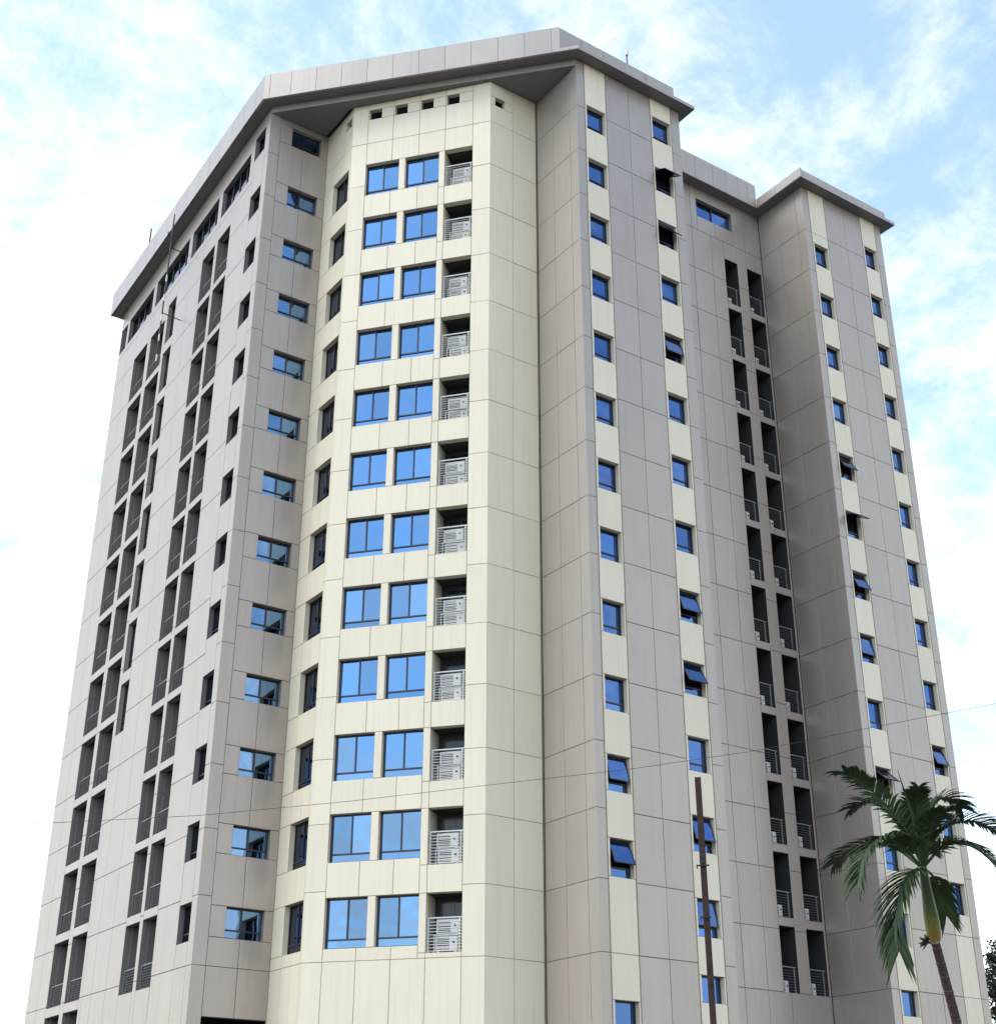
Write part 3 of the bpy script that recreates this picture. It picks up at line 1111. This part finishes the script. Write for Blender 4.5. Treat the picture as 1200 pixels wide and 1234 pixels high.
# trunk with leaf-scar rings
tp = []
rad = []
nring = 42
for k in range(nring):
    t = k / (nring - 1)
    if t < 0.72:
        p = pb.lerp(tr_low, t / 0.72)
    else:
        p = tr_low.lerp(shaft_b, (t - 0.72) / 0.28)
    r0 = 0.105 - 0.022 * t
    tp += [p - Zu * 0.018, p, p + Zu * 0.012]
    rad += [r0 * 0.97, r0 * 1.06, r0 * 0.97]
tp[0] = pb
b = MB(); b.tube(tp, rad, 14)
trunk = put('trunk', b.mesh('trunk', TRUNK, True), None, palm)
b = MB()
for k in range(2, nring, 2):
    c_, r_ = tp[3 * k + 1], rad[3 * k + 1]
    b.tube([c_ - Zu * 0.010, c_ - Zu * 0.004, c_ + Zu * 0.006], [r_ * 1.00, r_ * 1.035, r_ * 1.00], 14, cap=False)
put('leaf_scar', b.mesh('leaf_scar', SCAR, True), None, trunk)['kind'] = 'stuff'
# crownshaft
prof = [(0, 0.088), (0.04, 0.112), (0.12, 0.132), (0.25, 0.140), (0.40, 0.130), (0.58, 0.108), (0.75, 0.092), (0.9, 0.082), (1.0, 0.070)]
cpts = [shaft_b.lerp(crown, t) for t, _ in prof]
b = MB(); b.tube(cpts, [r for _, r in prof], 18)
cm = bpy.data.materials.new('crownshaft_skin')
cm.use_nodes = True
t_ = cm.node_tree
bs = t_.nodes['Principled BSDF']
bs.inputs['Roughness'].default_value = 0.4
geo = t_.nodes.new('ShaderNodeNewGeometry')
sp = t_.nodes.new('ShaderNodeSeparateXYZ')
t_.links.new(geo.outputs['Position'], sp.inputs[0])
mpn = t_.nodes.new('ShaderNodeMapping')
mpn.inputs['Scale'].default_value = (6, 6, 1.2)
t_.links.new(geo.outputs['Position'], mpn.inputs[0])
nz = t_.nodes.new('ShaderNodeTexNoise')
nz.inputs['Scale'].default_value = 2.0
t_.links.new(mpn.outputs[0], nz.inputs['Vector'])
hh = crown.z - shaft_b.z
f_ = math_node(t_, 'DIVIDE', math_node(t_, 'SUBTRACT', sp.outputs[2], shaft_b.z), hh)
f_ = math_node(t_, 'MULTIPLY_ADD', nz.outputs[0], 0.45, math_node(t_, 'SUBTRACT', f_, 0.22))
rp = t_.nodes.new('ShaderNodeValToRGB')
els = rp.color_ramp.elements
els[0].position = 0.0; els[0].color = (0.33, 0.25, 0.13, 1)
els[1].position = 1.0; els[1].color = (0.035, 0.055, 0.030, 1)
for pos, c in ((0.07, (0.27, 0.17, 0.030)), (0.18, (0.20, 0.19, 0.035)), (0.34, (0.095, 0.130, 0.032)), (0.58, (0.055, 0.085, 0.032))):
    e_ = els.new(pos); e_.color = (*c, 1)
t_.links.new(f_, rp.inputs[0])
t_.links.new(rp.outputs[0], bs.inputs['Base Color'])
put('crownshaft', b.mesh('crownshaft', cm, True), None, palm)
# dried flower stalk at the ring below the crownshaft
b = MB()
st = shaft_b - Xr * 0.09
for k in range(34):
    a = R(random.uniform(95, 235)); e2 = random.uniform(-0.6, 0.6)
    d = (Xr * math.cos(a) + Zu * math.sin(a) * 0.9 + Yf * e2).normalized()
    ln = random.uniform(0.09, 0.19)
    s0 = st - Xr * 0.04
    b.tube([s0, s0 + d * ln * 0.6, s0 + d * ln - Zu * 0.01], [0.010, 0.013, 0.006], 4)
b.tube([shaft_b - Zu * 0.03, st - Xr * 0.05], 0.02, 6)
put('flower_stalk', b.mesh('flower_stalk', BLACK), None, palm)


def frond(path, leaf_len, spread, seed, n=46, droop=0.5, start=0.12, twist=0.0):
    n = int(n * 1.35)
    leaf_len *= 1.12
    """path: points (right, up, back) in metres from the crown; leaflets run off both sides of the rachis."""
    rnd = random.Random(seed)
    P3 = [crown + Xr * x + Zu * z + Yf * y for x, z, y in path]
    # Catmull-Rom
    pts = []
    Q = [P3[0] * 2 - P3[1]] + P3 + [P3[-1] * 2 - P3[-2]]
    for i in range(1, len(Q) - 2):
        for s_ in range(8):
            t = s_ / 8
            a, b_, c, d = Q[i - 1], Q[i], Q[i + 1], Q[i + 2]
            pts.append(0.5 * ((2 * b_) + (c - a) * t + (2 * a - 5 * b_ + 4 * c - d) * t * t + (3 * b_ - a - 3 * c + d) * t ** 3))
    pts.append(P3[-1])
    m = len(pts)
    b = MB()
    b.tube(pts, [0.026 * (1 - i / m) + 0.004 for i in range(m)], 6)
    for k in range(n):
        t = start + (1 - start) * (k + rnd.uniform(-.3, .3)) / n
        t = min(max(t, 0), 0.995)
        x = t * (m - 1)
        i = min(int(x), m - 2)
        p = pts[i].lerp(pts[i + 1], x - i)
        tan = (pts[i + 1] - pts[i]).normalized()
        side0 = tan.cross(Zu)
        if side0.length < 0.15:
            side0 = tan.cross(Yf)
        side0.normalize()
        nrm = side0.cross(tan).normalized()
        side0 = (Matrix.Rotation(twist, 3, tan) @ side0)
        nrm = (Matrix.Rotation(twist, 3, tan) @ nrm)
        env = math.sin(math.pi * min(1, 0.22 + 0.78 * t) ** 0.9) ** 0.55 if t < 0.95 else 0.45
        for sgn in (-1, 1):
            L = leaf_len * (0.45 + 0.6 * env) * rnd.uniform(0.86, 1.1)
            fwd = spread + 0.55 * t + rnd.uniform(-.1, .1)
            d = (side0 * sgn * 1.0 + tan * fwd + nrm * (0.42 + rnd.uniform(-.16, .16))).normalized()
            wv = d.cross(nrm).normalized()
            wd_ = 0.026 * rnd.uniform(0.8, 1.2)
            base_ = len(b.v)
            ns = 5
            for q in range(ns):
                s_ = q / (ns - 1)
                c = p + d * L * s_ - Zu * droop * L * s_ * s_ * rnd.uniform(0.9, 1.1)
                ww = wd_ * (0.55 + 1.2 * s_ if s_ < 0.4 else 1.03 * (1 - ((s_ - 0.4) / 0.6) ** 1.6) + 0.06)
                fold = nrm * ww * 0.35
                b.v += [tuple(c - wv * ww + fold), tuple(c), tuple(c + wv * ww + fold)]
            for q in range(ns - 1):
                o_ = base_ + q * 3
                b.f += [(o_, o_ + 1, o_ + 4, o_ + 3), (o_ + 1, o_ + 2, o_ + 5, o_ + 4)]
                b.mi += [0, 0]
    put('frond', b.mesh('frond', PALM), None, palm)


S = PD / 1705.88 * 1.02                          # metres per photo pixel at the palm


def pp(lst):
    return [((x - 1112) * S, (1046 - y) * S * 1.08, d) for x, y, d in lst]


frond(pp([(1110, 1040, 0), (1095, 1005, -0.1), (1065, 972, -0.25), (1038, 953, -0.4), (1022, 948, -0.5)]), 0.52, 0.55, 1, n=44, droop=0.35)
frond(pp([(1113, 1040, 0), (1116, 1000, 0.3), (1122, 975, 0.7), (1132, 958, 1.1), (1140, 956, 1.4)]), 0.50, 0.7, 2, n=44, droop=0.25)
frond(pp([(1114, 1042, 0), (1135, 1010, 0.1), (1162, 995, 0.1), (1195, 995, 0.2), (1228, 1012, 0.3)]), 0.55, 0.6, 3, n=50, droop=0.25)
frond(pp([(1114, 1044, 0), (1135, 1026, -0.3), (1158, 1030, -0.6), (1178, 1052, -0.8), (1189, 1086, -0.9)]), 0.55, 0.7, 4, n=48, droop=0.45)
frond(pp([(1109, 1044, 0), (1085, 1026, -0.3), (1058, 1022, -0.6), (1032, 1042, -0.8), (1018, 1075, -0.9)]), 0.55, 0.7, 5, n=50, droop=0.45)
frond(pp([(1109, 1044, 0), (1090, 1020, 0.4), (1068, 1010, 0.8), (1045, 1012, 1.2), (1030, 1024, 1.5)]), 0.48, 0.7, 6, n=40, droop=0.35)
frond(pp([(1109, 1048, 0), (1090, 1056, -0.35), (1072, 1078, -0.55), (1063, 1108, -0.6), (1062, 1140, -0.6)]), 0.62, 1.1, 7, n=44, droop=0.40)
frond(pp([(1115, 1048, 0), (1130, 1052, 0.35), (1142, 1066, 0.7), (1150, 1088, 0.9)]), 0.45, 1.1, 8, n=24, droop=0.5, start=0.3)
frond(pp([(1112, 1040, 0), (1108, 1005, -0.2), (1104, 980, -0.5), (1100, 972, -1.0)]), 0.42, 0.8, 9, n=34, droop=0.3)
frond(pp([(1112, 1042, 0), (1118, 1012, -0.3), (1126, 996, -0.7), (1136, 996, -1.2)]), 0.40, 0.8, 10, n=34, droop=0.4)
frond(pp([(1113, 1042, 0), (1128, 1018, 0.5), (1142, 1008, 1.0), (1152, 1012, 1.5)]), 0.42, 0.8, 11, n=30, droop=0.4)
frond(pp([(1110, 1040, 0), (1100, 1000, 0.2), (1086, 975, 0.5), (1068, 962, 0.8), (1052, 966, 1.0)]), 0.50, 0.6, 14, n=40, droop=0.35)
frond(pp([(1114, 1040, 0), (1124, 996, 0.0), (1140, 972, 0.0), (1158, 968, 0.1), (1172, 978, 0.2)]), 0.46, 0.6, 15, n=38, droop=0.35)
b = MB()
sp0 = crown + Zu * 0.4
tipp = on_depth(1081, 927, PD)
b.tube([crown, on_depth(1100, 985, PD), on_depth(1091, 958, PD), tipp], [0.03, 0.03, 0.022, 0.003], 6)
put('spear_leaf', b.mesh('spear_leaf', PALM), None, palm)

# ------------------------------------------------------------------ broad-leaved tree behind the right corner
TD = 96.0
tc_ = on_depth(1243, 1192, TD)
tree = thing('broadleaf_tree', 'dark leafy tree behind the right end of the tower', 'tree', (tc_.x, tc_.y, 0))
b = MB()
c0 = Vector((tc_.x, tc_.y, 0))
H_ = tc_.z
b.tube([c0, c0 + Vector((0.1, 0, H_ * 0.35)), c0 + Vector((0, 0.1, H_ * 0.7)), c0 + Vector((0.2, 0, H_ * 1.2))], [0.42, 0.32, 0.24, 0.08], 10)
for k in range(9):
    a = k * 0.9
    s0 = c0 + Vector((0, 0, H_ * (0.5 + 0.06 * k)))
    b.tube([s0, s0 + Vector((math.cos(a) * 1.4, math.sin(a) * 1.4, 0.9)), s0 + Vector((math.cos(a) * 2.7, math.sin(a) * 2.7, 2.1))], [0.13, 0.08, 0.03], 6)
put('trunk', b.mesh('trunk', BARK, True), None, tree)
b = MB()
rnd = random.Random(3)
ctr = c0 + Vector((0, 0, H_))
for k in range(190):
    while True:
        q = Vector((rnd.uniform(-1, 1), rnd.uniform(-1, 1), rnd.uniform(-1, 1)))
        if 0.35 < q.length < 1:
            break
    cc = ctr + Vector((q.x * 3.5, q.y * 3.5, q.z * 3.6))
    for j in range(60):
        d = Vector((rnd.gauss(0, 1), rnd.gauss(0, 1), rnd.gauss(0, .8))) * 0.26
        p = cc + d
        a = Vector((rnd.gauss(0, 1), rnd.gauss(0, 1), rnd.gauss(0, 1))).normalized()
        c = a.cross(Vector((rnd.gauss(0, 1), rnd.gauss(0, 1), rnd.gauss(0, 1)))).normalized()
        l, w2 = rnd.uniform(0.11, 0.19), rnd.uniform(0.05, 0.085)
        b.quad(p - a * l, p + c * w2, p + a * l, p - c * w2)
put('crown', b.mesh('crown', LEAF), None, tree)
